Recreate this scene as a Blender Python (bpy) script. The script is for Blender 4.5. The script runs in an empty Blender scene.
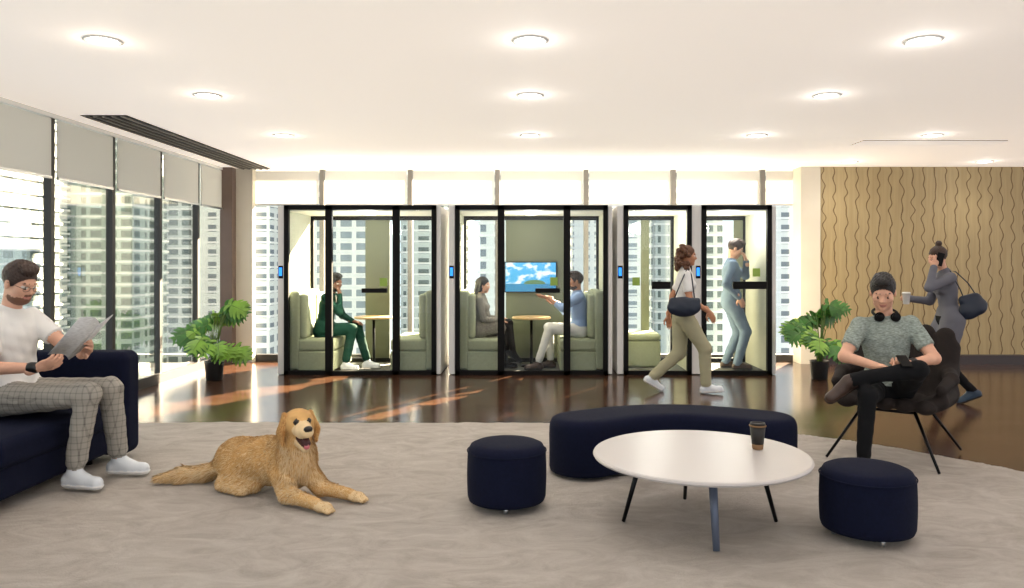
import bpy, bmesh, math, random
import numpy as np
from mathutils import Vector, Matrix, noise as mnoise
random.seed(3); rng=np.random.default_rng(5)
sc=bpy.context.scene
sc.view_settings.view_transform='Standard'
# ------------------------------------------------------------------ materials
def c(h):
    h=h.lstrip('#'); o=[]
    for i in (0,2,4):
        v=int(h[i:i+2],16)/255; o.append(v/12.92 if v<.04045 else ((v+.055)/1.055)**2.4)
    return (*o,1)
def newmat(name):
    m=bpy.data.materials.new(name); m.use_nodes=True
    nt=m.node_tree; return m,nt,nt.nodes['Principled BSDF']
def M(name,col,rough=.6,metal=0,var=0,vscale=6,bump=0,bscale=60,es=0,sheen=0,stretch=(1,1,1),coat=0,spec=.5):
    m,nt,b=newmat(name); N=nt.nodes; L=nt.links
    col=c(col) if isinstance(col,str) else col
    b.inputs['Base Color'].default_value=col; b.inputs['Roughness'].default_value=rough
    b.inputs['Metallic'].default_value=metal; b.inputs['Specular IOR Level'].default_value=spec
    if sheen: b.inputs['Sheen Weight'].default_value=sheen
    if coat: b.inputs['Coat Weight'].default_value=coat
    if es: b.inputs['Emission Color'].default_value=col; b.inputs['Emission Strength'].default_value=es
    if var or bump:
        tc=N.new('ShaderNodeTexCoord'); mp=N.new('ShaderNodeMapping'); mp.inputs['Scale'].default_value=stretch
        L.new(tc.outputs['Object'],mp.inputs[0])
    if var:
        n=N.new('ShaderNodeTexNoise'); n.inputs['Scale'].default_value=vscale; n.inputs['Detail'].default_value=5
        L.new(mp.outputs[0],n.inputs['Vector'])
        r=N.new('ShaderNodeValToRGB'); r.color_ramp.elements[0].position=.3; r.color_ramp.elements[1].position=.7
        r.color_ramp.elements[0].color=tuple(x*(1-var) for x in col[:3])+(1,)
        r.color_ramp.elements[1].color=tuple(min(1,x*(1+var)) for x in col[:3])+(1,)
        L.new(n.outputs['Fac'],r.inputs[0]); L.new(r.outputs[0],b.inputs['Base Color'])
    if bump:
        n2=N.new('ShaderNodeTexNoise'); n2.inputs['Scale'].default_value=bscale; n2.inputs['Detail'].default_value=4
        L.new(mp.outputs[0],n2.inputs['Vector'])
        bp=N.new('ShaderNodeBump'); bp.inputs['Strength'].default_value=bump; bp.inputs['Distance'].default_value=.01
        L.new(n2.outputs['Fac'],bp.inputs['Height']); L.new(bp.outputs[0],b.inputs['Normal'])
    return m
def math_n(nt,op,a,b=None,v=None):
    n=nt.nodes.new('ShaderNodeMath'); n.operation=op
    for i,x in enumerate((a,b)):
        if x is None: continue
        if isinstance(x,(int,float)): n.inputs[i].default_value=x
        else: nt.links.new(x,n.inputs[i])
    return n.outputs[0]
def mixc(nt,f,a,b):
    n=nt.nodes.new('ShaderNodeMix'); n.data_type='RGBA'
    if isinstance(f,(int,float)): n.inputs[0].default_value=f
    else: nt.links.new(f,n.inputs[0])
    for s,x in ((6,a),(7,b)):
        if isinstance(x,tuple): n.inputs[s].default_value=x
        else: nt.links.new(x,n.inputs[s])
    return n.outputs[2]
def xyz(nt):
    tc=nt.nodes.new('ShaderNodeTexCoord'); s=nt.nodes.new('ShaderNodeSeparateXYZ'); nt.links.new(tc.outputs['Object'],s.inputs[0]); return tc.outputs['Object'],s.outputs
def glassmat(name,tint,base=.0,k=.5):
    m=bpy.data.materials.new(name); m.use_nodes=True; nt=m.node_tree; nt.nodes.clear()
    o=nt.nodes.new('ShaderNodeOutputMaterial'); t=nt.nodes.new('ShaderNodeBsdfTransparent'); t.inputs[0].default_value=tint
    g=nt.nodes.new('ShaderNodeBsdfGlossy'); g.inputs['Roughness'].default_value=.02
    lw=nt.nodes.new('ShaderNodeFresnel'); lw.inputs[0].default_value=1.3
    f=math_n(nt,'ADD',math_n(nt,'MULTIPLY',lw.outputs[0],k),base)
    mx=nt.nodes.new('ShaderNodeMixShader'); nt.links.new(f,mx.inputs[0]); nt.links.new(t.outputs[0],mx.inputs[1]); nt.links.new(g.outputs[0],mx.inputs[2])
    nt.links.new(mx.outputs[0],o.inputs[0]); return m
def shademat(name,col,tr=.5):
    m=bpy.data.materials.new(name); m.use_nodes=True; nt=m.node_tree; nt.nodes.clear()
    o=nt.nodes.new('ShaderNodeOutputMaterial'); d=nt.nodes.new('ShaderNodeBsdfDiffuse'); d.inputs[0].default_value=col
    t=nt.nodes.new('ShaderNodeBsdfTranslucent'); t.inputs[0].default_value=col
    mx=nt.nodes.new('ShaderNodeMixShader'); mx.inputs[0].default_value=tr
    nt.links.new(d.outputs[0],mx.inputs[1]); nt.links.new(t.outputs[0],mx.inputs[2]); nt.links.new(mx.outputs[0],o.inputs[0]); return m

m_ceil=M('ceiling_fill_glow','#f3ebe3',.8,bump=.05,bscale=3,es=.48)  # ceiling surface is no lamp; emission added as even room fill
m_white=M('white_panel','#dededb',.5)
m_black=M('black_frame','#050506',.6,spec=.2)
m_olive=M('olive_panel','#5d6150',.8,bump=.1,bscale=120)
m_sagew=M('sage_wall','#b3b5a6',.8,var=.05,vscale=3)
m_sage=M('sage_fabric','#a3aa90',.9,var=.06,vscale=30,bump=.3,bscale=200)
m_glass=glassmat('pod_glass',(.975,.985,.98,1),.006,.5)
m_wglass=glassmat('window_glass',(.95,.975,.97,1),.01,.5)
m_shade=shademat('roller_shade',(.74,.73,.70,1),.4)
m_mull=M('mullion_metal','#3a3836',.5,.3)
m_mullg=M('mullion_grey','#77746f',.5,.2)
m_navy=M('navy_fabric','#0b1026',.9,var=.15,vscale=60,bump=.25,bscale=300,spec=.15)
m_metal=M('dark_metal','#17181b',.35,.8)
m_wood=M('light_wood','#c9a877',.4,var=.12,vscale=4,stretch=(1,8,1))
m_emit=M('lamp_glow',(1,.96,.9,1),.5,es=9)
m_blue=M('blue_indicator','#2a90ff',.4,es=1.3)
m_green=M('green_tag','#8fae4a',.5)
m_alu=M('satin_aluminium','#b9bcc0',.3,.9)
m_grey=M('pod_carpet','#5b5c58',.95,bump=.3,bscale=150)
m_tan=M('column_paint','#cfc9bb',.7,var=.04,vscale=2)
m_brown=M('corner_column','#6a5a52',.6,var=.1,vscale=3)
m_base=M('baseboard_wood','#2a1710',.3,coat=.3)

def floor_mat():
    m,nt,b=newmat('dark_plank_floor'); L=nt.links; o,s=xyz(nt)
    mp=nt.nodes.new('ShaderNodeMapping'); L.new(o,mp.inputs[0])
    br=nt.nodes.new('ShaderNodeTexBrick'); L.new(mp.outputs[0],br.inputs[0]); br.inputs['Scale'].default_value=1
    br.inputs['Brick Width'].default_value=1.6; br.inputs['Row Height'].default_value=.16; br.inputs['Mortar Size'].default_value=.003
    br.inputs['Color1'].default_value=c('#533929'); br.inputs['Color2'].default_value=c('#3f2a1e'); br.inputs['Mortar'].default_value=c('#120b08')
    mp2=nt.nodes.new('ShaderNodeMapping'); mp2.inputs['Scale'].default_value=(1.5,18,1); L.new(o,mp2.inputs[0])
    n=nt.nodes.new('ShaderNodeTexNoise'); n.inputs['Scale'].default_value=2; n.inputs['Detail'].default_value=6; L.new(mp2.outputs[0],n.inputs[0])
    r=nt.nodes.new('ShaderNodeValToRGB'); r.color_ramp.elements[0].color=(.55,.55,.55,1); r.color_ramp.elements[1].color=(1.3,1.25,1.2,1); L.new(n.outputs[0],r.inputs[0])
    mu=nt.nodes.new('ShaderNodeMix'); mu.data_type='RGBA'; mu.blend_type='MULTIPLY'; mu.inputs[0].default_value=1
    L.new(br.outputs[0],mu.inputs[6]); L.new(r.outputs[0],mu.inputs[7]); L.new(mu.outputs[2],b.inputs['Base Color'])
    b.inputs['Roughness'].default_value=.17
    bp=nt.nodes.new('ShaderNodeBump'); bp.inputs['Strength'].default_value=.08; bp.inputs['Distance'].default_value=.004; L.new(n.outputs[0],bp.inputs['Height']); L.new(bp.outputs[0],b.inputs['Normal'])
    return m
def wavy_mat():
    m,nt,b=newmat('wavy_line_panel'); L=nt.links; o,s=xyz(nt)
    mp=nt.nodes.new('ShaderNodeMapping'); mp.inputs['Scale'].default_value=(.9,0,3.2); L.new(o,mp.inputs[0])
    n=nt.nodes.new('ShaderNodeTexNoise'); n.inputs['Scale'].default_value=1.4; n.inputs['Detail'].default_value=1; L.new(mp.outputs[0],n.inputs[0])
    x=math_n(nt,'DIVIDE',s[0],.165)
    x=math_n(nt,'ADD',x,math_n(nt,'MULTIPLY',n.outputs[0],.9))
    sn=math_n(nt,'SINE',math_n(nt,'ADD',math_n(nt,'MULTIPLY',s[2],26.),math_n(nt,'MULTIPLY',s[0],7.)))
    x=math_n(nt,'ADD',x,math_n(nt,'MULTIPLY',sn,.09))
    f=math_n(nt,'ABSOLUTE',math_n(nt,'SUBTRACT',math_n(nt,'FRACT',x),.5))
    line=math_n(nt,'LESS_THAN',f,.05)
    mp2=nt.nodes.new('ShaderNodeMapping'); mp2.inputs['Scale'].default_value=(14,14,.8); L.new(o,mp2.inputs[0])
    n2=nt.nodes.new('ShaderNodeTexNoise'); n2.inputs['Scale'].default_value=2; n2.inputs['Detail'].default_value=4; L.new(mp2.outputs[0],n2.inputs[0])
    base=mixc(nt,n2.outputs[0],c('#93805a'),c('#b5a379'))
    L.new(mixc(nt,line,base,c('#6a5534')),b.inputs['Base Color']); b.inputs['Roughness'].default_value=.55
    bp=nt.nodes.new('ShaderNodeBump'); bp.invert=True; bp.inputs['Strength'].default_value=.4; bp.inputs['Distance'].default_value=.01; L.new(line,bp.inputs['Height']); L.new(bp.outputs[0],b.inputs['Normal'])
    return m
def rug_mat():
    m,nt,b=newmat('fluffy_rug'); L=nt.links; o,s=xyz(nt)
    mp=nt.nodes.new('ShaderNodeMapping'); mp.inputs['Scale'].default_value=(1,1.7,1); mp.inputs['Rotation'].default_value=(0,0,.35); L.new(o,mp.inputs[0])
    n=nt.nodes.new('ShaderNodeTexNoise'); n.inputs['Scale'].default_value=2.6; n.inputs['Detail'].default_value=10; n.inputs['Roughness'].default_value=.68; n.inputs['Distortion'].default_value=1.6; L.new(mp.outputs[0],n.inputs[0])
    n3=nt.nodes.new('ShaderNodeTexNoise'); n3.inputs['Scale'].default_value=60; n3.inputs['Detail'].default_value=5; n3.inputs['Roughness'].default_value=.7; n3.inputs['Distortion'].default_value=1; L.new(mp.outputs[0],n3.inputs[0])
    r=nt.nodes.new('ShaderNodeValToRGB'); r.color_ramp.elements[0].position=.32; r.color_ramp.elements[1].position=.66
    r.color_ramp.elements[0].color=c('#aea69e'); r.color_ramp.elements[1].color=c('#cec8c1'); L.new(n.outputs[0],r.inputs[0])
    L.new(mixc(nt,math_n(nt,'MULTIPLY',n3.outputs[0],.4),r.outputs[0],c('#a09890')),b.inputs['Base Color'])
    b.inputs['Roughness'].default_value=1; b.inputs['Specular IOR Level'].default_value=.1
    bp=nt.nodes.new('ShaderNodeBump'); bp.inputs['Strength'].default_value=1; bp.inputs['Distance'].default_value=.016; L.new(n3.outputs[0],bp.inputs['Height']); L.new(bp.outputs[0],b.inputs['Normal'])
    return m
def tower_mat(name,wall,win,ph):
    m,nt,b=newmat(name); L=nt.links; o,s=xyz(nt)
    hx=math_n(nt,'ADD',s[0],s[1])
    fz=math_n(nt,'FRACT',math_n(nt,'DIVIDE',math_n(nt,'ADD',s[2],100+ph),3.1))
    fx=math_n(nt,'FRACT',math_n(nt,'DIVIDE',math_n(nt,'ADD',hx,500+ph),4.2))
    w=math_n(nt,'MULTIPLY',math_n(nt,'GREATER_THAN',fz,.42),math_n(nt,'GREATER_THAN',fx,.28))
    fx2=math_n(nt,'FRACT',math_n(nt,'DIVIDE',math_n(nt,'ADD',hx,500),21))
    w=math_n(nt,'MULTIPLY',w,math_n(nt,'GREATER_THAN',fx2,.1))
    L.new(mixc(nt,w,c(wall),c(win)),b.inputs['Base Color']); b.inputs['Roughness'].default_value=.6
    return m
def tv_mat():
    m,nt,b=newmat('tv_picture'); L=nt.links; o,s=xyz(nt)
    mp=nt.nodes.new('ShaderNodeMapping'); mp.inputs['Scale'].default_value=(5,1,9); L.new(o,mp.inputs[0])
    n=nt.nodes.new('ShaderNodeTexNoise'); n.inputs['Scale'].default_value=1; n.inputs['Detail'].default_value=5; L.new(mp.outputs[0],n.inputs[0])
    r=nt.nodes.new('ShaderNodeValToRGB'); r.color_ramp.elements[0].position=.5; r.color_ramp.elements[1].position=.66
    r.color_ramp.elements[0].color=c('#3f8fc8'); r.color_ramp.elements[1].color=c('#e4ecf2'); L.new(n.outputs[0],r.inputs[0])
    sea=math_n(nt,'LESS_THAN',s[2],.13)
    col=mixc(nt,sea,r.outputs[0],c('#2a6fa0'))
    dx=math_n(nt,'DIVIDE',math_n(nt,'SUBTRACT',s[0],.06),.16); dz=math_n(nt,'DIVIDE',math_n(nt,'SUBTRACT',s[2],.13),.06)
    e=math_n(nt,'ADD',math_n(nt,'MULTIPLY',dx,dx),math_n(nt,'MULTIPLY',dz,dz))
    isl=math_n(nt,'MULTIPLY',math_n(nt,'LESS_THAN',e,1.),math_n(nt,'GREATER_THAN',s[2],.125))
    col=mixc(nt,isl,col,c('#4b6a4a'))
    L.new(col,b.inputs['Base Color']); L.new(col,b.inputs['Emission Color']); b.inputs['Emission Strength'].default_value=.45; b.inputs['Roughness'].default_value=.2
    return m
def plaid_mat(name,base,dark):
    m,nt,b=newmat(name); L=nt.links; o,s=xyz(nt)
    out=None
    for ax,sc_ in ((0,.040),(1,.040),(2,.040)):
        f=math_n(nt,'FRACT',math_n(nt,'DIVIDE',math_n(nt,'ADD',s[ax],10),sc_)); g=math_n(nt,'MULTIPLY',math_n(nt,'LESS_THAN',f,.2),.3)
        out=g if out is None else math_n(nt,'ADD',out,g)
    L.new(mixc(nt,out,c(base),c(dark)),b.inputs['Base Color']); b.inputs['Roughness'].default_value=.9; return m
# ------------------------------------------------------------------ mesh builder
class B:
    def __init__(s): s.v=[];s.f=[];s.mi=[];s.sm=[];s.mats=[];s.n=0
    def m(s,mat):
        if mat not in s.mats: s.mats.append(mat)
        return s.mats.index(mat)
    def raw(s,v,f,mat,smooth=False):
        v=np.asarray(v,float).reshape(-1,3); s.v.append(v)
        k=s.n; i=s.m(mat)
        for q in f: s.f.append([int(x)+k for x in q]); s.mi.append(i); s.sm.append(smooth)
        s.n+=len(v)
    def bm(s,bm,mat,smooth):
        bm.verts.index_update(); s.raw([v.co[:] for v in bm.verts],[[v.index for v in f.verts] for f in bm.faces],mat,smooth); bm.free()
    def box(s,x,y,z,mat,bev=0,seg=3,R=None,piv=None,smooth=None):
        bm=bmesh.new(); bmesh.ops.create_cube(bm,size=1)
        cx=Vector(((x[0]+x[1])/2,(y[0]+y[1])/2,(z[0]+z[1])/2)); d=(x[1]-x[0],y[1]-y[0],z[1]-z[0])
        for v in bm.verts: v.co=Vector((v.co.x*d[0],v.co.y*d[1],v.co.z*d[2]))
        if bev: bmesh.ops.bevel(bm,geom=bm.edges[:],offset=bev,segments=seg,profile=.5,affect='EDGES')
        for v in bm.verts:
            if R is not None:
                if piv is None: v.co=R@v.co+cx
                else: v.co=R@(v.co+cx-Vector(piv))+Vector(piv)
            else: v.co=v.co+cx
        s.bm(bm,mat,bool(bev) if smooth is None else smooth)
    def tube(s,path,r,mat,n=12,smooth=True):
        P=[np.array(p,float) for p in path]; r=[r]*len(P) if isinstance(r,(int,float)) else r
        vs=[];fs=[]; pu=None
        for i,p in enumerate(P):
            t=P[min(i+1,len(P)-1)]-P[max(i-1,0)]; t=t/(np.linalg.norm(t)+1e-9)
            if pu is None: pu=np.array([0,0,1.]) if abs(t[2])<.9 else np.array([1.,0,0])
            u=pu-np.dot(pu,t)*t; u/=np.linalg.norm(u)+1e-9; pu=u; w=np.cross(t,u)
            for j in range(n):
                a=2*math.pi*j/n; vs.append(p+r[i]*(math.cos(a)*u+math.sin(a)*w))
        for i in range(len(P)-1):
            for j in range(n): fs.append((i*n+j,i*n+(j+1)%n,(i+1)*n+(j+1)%n,(i+1)*n+j))
        fs.append(tuple(range(n-1,-1,-1))); fs.append(tuple((len(P)-1)*n+j for j in range(n)))
        s.raw(vs,fs,mat,smooth)
    def lathe(s,prof,mat,cen=(0,0,0),n=40,smooth=True,cap=True):
        vs=[];fs=[]
        for r,z in prof:
            for j in range(n): a=2*math.pi*j/n; vs.append((cen[0]+r*math.cos(a),cen[1]+r*math.sin(a),cen[2]+z))
        for i in range(len(prof)-1):
            for j in range(n): fs.append((i*n+j,i*n+(j+1)%n,(i+1)*n+(j+1)%n,(i+1)*n+j))
        if cap: fs.append(tuple(range(n-1,-1,-1))); fs.append(tuple((len(prof)-1)*n+j for j in range(n)))
        s.raw(vs,fs,mat,smooth)
    def build(s,name,loc=None,rot=0,wn=False):
        V_=np.concatenate(s.v)
        if loc is None:
            lo=V_.min(0);hi=V_.max(0); loc=((lo[0]+hi[0])/2,(lo[1]+hi[1])/2,lo[2]); V_=V_-np.array(loc)
        me=bpy.data.meshes.new(name); me.from_pydata(V_.tolist(),[],s.f)
        for m in s.mats: me.materials.append(m)
        me.polygons.foreach_set('material_index',s.mi); me.polygons.foreach_set('use_smooth',s.sm); me.update()
        o=bpy.data.objects.new(name,me); o.location=loc; o.rotation_euler=(0,0,rot); sc.collection.objects.link(o)
        if wn:
            w=o.modifiers.new('wn','WEIGHTED_NORMAL'); w.weight=80
        return o
# ------------------------------------------------------------------ implicit surface modelling
def V(*a): return np.array(a,float)
def nrm(v): v=np.asarray(v,float); return v/(np.linalg.norm(v)+1e-9)
def ik(a,c_,l1,l2,pole):
    a=np.asarray(a,float);c_=np.asarray(c_,float);d=np.linalg.norm(c_-a)
    if d>(l1+l2)*.998: k=d/((l1+l2)*.998); l1*=k;l2*=k
    u=(c_-a)/d; x=(l1*l1-l2*l2+d*d)/(2*d); h=math.sqrt(max(l1*l1-x*x,0))
    p=np.asarray(pole,float); p=nrm(p-np.dot(p,u)*u); return a+u*x+p*h
class SDF:
    def __init__(s): s.p=[]
    def rc(s,a,b,ra,rb,m,k=.02,wr=0,cuts=(),mode='add',fl=None):
        s.p.append(dict(t='r',a=np.asarray(a,float),b=np.asarray(b,float),ra=ra,rb=rb,m=m,k=k,wr=wr,cuts=cuts,mode=mode,fl=fl))
    def el(s,cn,r,m,k=.02,R=None,wr=0,cuts=(),mode='add'):
        s.p.append(dict(t='e',c=np.asarray(cn,float),r=np.asarray(r,float),m=m,k=k,R=np.eye(3) if R is None else R,wr=wr,cuts=cuts,mode=mode))
    def sp(s,cn,r,m,k=.02,**kw): s.el(cn,(r,r,r),m,k,**kw)
    def mesh(s,vox):
        mats=[]; bbs=[]
        for p in s.p:
            if p['m'] not in mats: mats.append(p['m'])
            if p['t']=='r': R_=max(p['ra'],p['rb'])+abs(p['wr']); lo=np.minimum(p['a'],p['b'])-R_;hi=np.maximum(p['a'],p['b'])+R_
            else: R_=max(p['r'])+abs(p['wr']); lo=p['c']-R_;hi=p['c']+R_
            bbs.append((lo,hi))
        ab=[b for b,p in zip(bbs,s.p) if p['mode']=='add']
        LO=np.min([b[0] for b in ab],0)-4*vox; HI=np.max([b[1] for b in ab],0)+4*vox
        n=np.ceil((HI-LO)/vox).astype(int)+1
        ax=[(LO[i]+vox*np.arange(n[i])).astype(np.float32) for i in range(3)]
        F=np.full(n,1.,np.float32); H=np.full(n,9.,np.float32); MI=np.zeros(n,np.int16)
        for p,(lo,hi) in zip(s.p,bbs):
            mg=p['k']+3*vox
            i0=np.clip(np.floor((lo-mg-LO)/vox).astype(int),0,n-1); i1=np.clip(np.ceil((hi+mg-LO)/vox).astype(int)+1,1,n)
            if np.any(i1<=i0): continue
            sl=tuple(slice(i0[i],i1[i]) for i in range(3))
            X=ax[0][sl[0]][:,None,None];Y=ax[1][sl[1]][None,:,None];Z=ax[2][sl[2]][None,None,:]
            if p['t']=='r':
                a=p['a'];ba=p['b']-a;L2=float(ba@ba)+1e-12
                qx,qy,qz=X-a[0],Y-a[1],Z-a[2]
                h=np.clip((qx*ba[0]+qy*ba[1]+qz*ba[2])/L2,0,1)
                qx,qy,qz=qx-h*ba[0],qy-h*ba[1],qz-h*ba[2]; rr=p['ra']+(p['rb']-p['ra'])*h
                if p['fl'] is not None:
                    nv,sf=p['fl']; nv=nrm(nv); dn=(qx*nv[0]+qy*nv[1]+qz*nv[2])*(sf-1)
                    qx,qy,qz=qx+dn*nv[0],qy+dn*nv[1],qz+dn*nv[2]; d=(np.sqrt(qx*qx+qy*qy+qz*qz)-rr)/(1+(sf-1)*.5)
                else: d=np.sqrt(qx*qx+qy*qy+qz*qz)-rr
            else:
                qx,qy,qz=X-p['c'][0],Y-p['c'][1],Z-p['c'][2]; R=p['R'];r=p['r']
                l=[qx*R[0,i]+qy*R[1,i]+qz*R[2,i] for i in range(3)]
                k0=np.sqrt(sum((l[i]/r[i])**2 for i in range(3))); k1=np.sqrt(sum((l[i]/r[i]**2)**2 for i in range(3)))+1e-6
                d=k0*(k0-1)/k1
            dh=d
            if p['wr']:
                w=abs(p['wr'])
                if p['wr']>0: d=d+w*np.sin(X*31+Z*19+3*np.sin(Y*11))*np.sin(Y*27-Z*23+X*9)*np.sin(Z*36+Y*20+2*np.sin(X*13))
                else: d=d+w*np.sin(X*170+Y*60)*np.sin(Y*150-Z*80)*np.sin(Z*160+X*70)
            for nv,cc in p['cuts']: cp=X*nv[0]+Y*nv[1]+Z*nv[2]-cc; d=np.maximum(d,cp); dh=np.maximum(dh,cp)
            d=np.broadcast_to(d,F[sl].shape).astype(np.float32); dh=np.broadcast_to(dh,F[sl].shape).astype(np.float32); mi=mats.index(p['m'])
            if p['mode']=='add':
                A=F[sl]; k=max(p['k'],1e-5); h=np.clip(.5+.5*(A-d)/k,0,1)
                F[sl]=A*(1-h)+d*h-k*h*(1-h)
                msk=dh<H[sl]; H[sl]=np.where(msk,dh,H[sl]); MI[sl]=np.where(msk,mi,MI[sl])
            elif p['mode']=='sub':
                A=F[sl]; F[sl]=np.maximum(A,-d); MI[sl]=np.where(d<vox,mi,MI[sl])
            else: MI[sl]=np.where(d<0,mi,MI[sl])
        ins=F<0
        cs=np.zeros(n-1,np.int8)
        offs=[(i,j,k) for i in (0,1) for j in (0,1) for k in (0,1)]
        for o in offs: cs+=ins[o[0]:n[0]-1+o[0],o[1]:n[1]-1+o[1],o[2]:n[2]-1+o[2]]
        act=(cs>0)&(cs<8); I=np.argwhere(act); idx=np.full(n-1,-1,np.int64); idx[act]=np.arange(len(I))
        vals=np.stack([F[I[:,0]+o[0],I[:,1]+o[1],I[:,2]+o[2]] for o in offs],1)
        acc=np.zeros((len(I),3));cnt=np.zeros(len(I)); of=np.array(offs,float)
        for a in range(8):
            for b in range(a+1,8):
                if abs(of[a]-of[b]).sum()!=1: continue
                va,vb=vals[:,a],vals[:,b]; mk=(va<0)!=(vb<0); t=np.where(mk,va/np.where(mk,va-vb,1),0)
                acc+=np.where(mk[:,None],of[a]+t[:,None]*(of[b]-of[a]),0); cnt+=mk
        Vt=LO+vox*(I+acc/cnt[:,None])
        faces=[]
        def quads(e,cells,s0):
            q=np.stack([idx[tuple((e+np.array(cc)).T)] for cc in cells],1); fl=~s0; q[fl]=q[fl][:,::-1]; faces.append(q)
        e=np.argwhere(ins[:-1,1:-1,1:-1]!=ins[1:,1:-1,1:-1])+[0,1,1]; quads(e,[(0,-1,-1),(0,0,-1),(0,0,0),(0,-1,0)],ins[tuple(e.T)])
        e=np.argwhere(ins[1:-1,:-1,1:-1]!=ins[1:-1,1:,1:-1])+[1,0,1]; quads(e,[(-1,0,-1),(-1,0,0),(0,0,0),(0,0,-1)],ins[tuple(e.T)])
        e=np.argwhere(ins[1:-1,1:-1,:-1]!=ins[1:-1,1:-1,1:])+[1,1,0]; quads(e,[(-1,-1,0),(0,-1,0),(0,0,0),(-1,0,0)],ins[tuple(e.T)])
        Q=np.concatenate(faces); fc=Vt[Q].mean(1); g=np.clip(np.rint((fc-LO)/vox).astype(int),0,n-1)
        return Vt,Q,MI[tuple(g.T)],mats
    def to(s,b,vox):
        v,q,mi,mats=s.mesh(vox); mp=[b.m(m) for m in mats]; k=b.n
        b.v.append(v); b.n+=len(v); b.f+= (q+k).tolist(); b.mi+=[mp[i] for i in mi]; b.sm+=[True]*len(q)
        return v,q
# ------------------------------------------------------------------ people
def fabric(name,col,**k): return M(name,col,.9,bump=k.pop('bump',.35),bscale=k.pop('bscale',14),spec=.2,**k)
m_eye=M('eye_white','#c9bfb7',.3); m_iris=M('iris_dark','#20140e',.2); m_lip=M('lips','#b5786b',.5)
def hand(S,w,d,n,sg,curl,m,s):
    w=np.asarray(w,float); d=nrm(d); n=nrm(np.asarray(n,float)-np.dot(n,d)*d); u=np.cross(n,d)*sg
    R=np.stack([d,u,n],1)
    S.rc(w-d*.05*s,w+d*.02*s,.027*s,.026*s,m,.02)
    S.el(w+d*.05*s,np.array([.052,.041,.017])*s,m,.015,R=R)
    for off,uo,ln in ((.083,.029,.072),(.088,.0095,.082),(.084,-.0105,.076),(.074,-.029,.06)):
        p=w+(d*off+u*uo)*s; ang=0
        for fr,ca,r0,r1 in ((.45,.55,.0095,.009),(.3,.95,.009,.0082),(.25,.7,.0082,.0072)):
            ang+=ca*curl; dd=d*math.cos(ang)+n*math.sin(ang); q=p+dd*ln*fr*s; S.rc(p,q,r0*s,r1*s,m,.003); p=q
    p=w+(d*.022+u*.026)*s; q=p+nrm(u*.75+d*.6+n*.35)*.042*s; S.rc(p,q,.015*s,.0115*s,m,.012)
    r=q+nrm(d*.9+u*.25+n*.45*max(curl,.3))*.033*s; S.rc(q,r,.011*s,.0098*s,m,.003); S.rc(r,r+nrm(d*.9-u*.1+n*.6*max(curl,.3))*.024*s,.0098*s,.008*s,m,.003)
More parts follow.
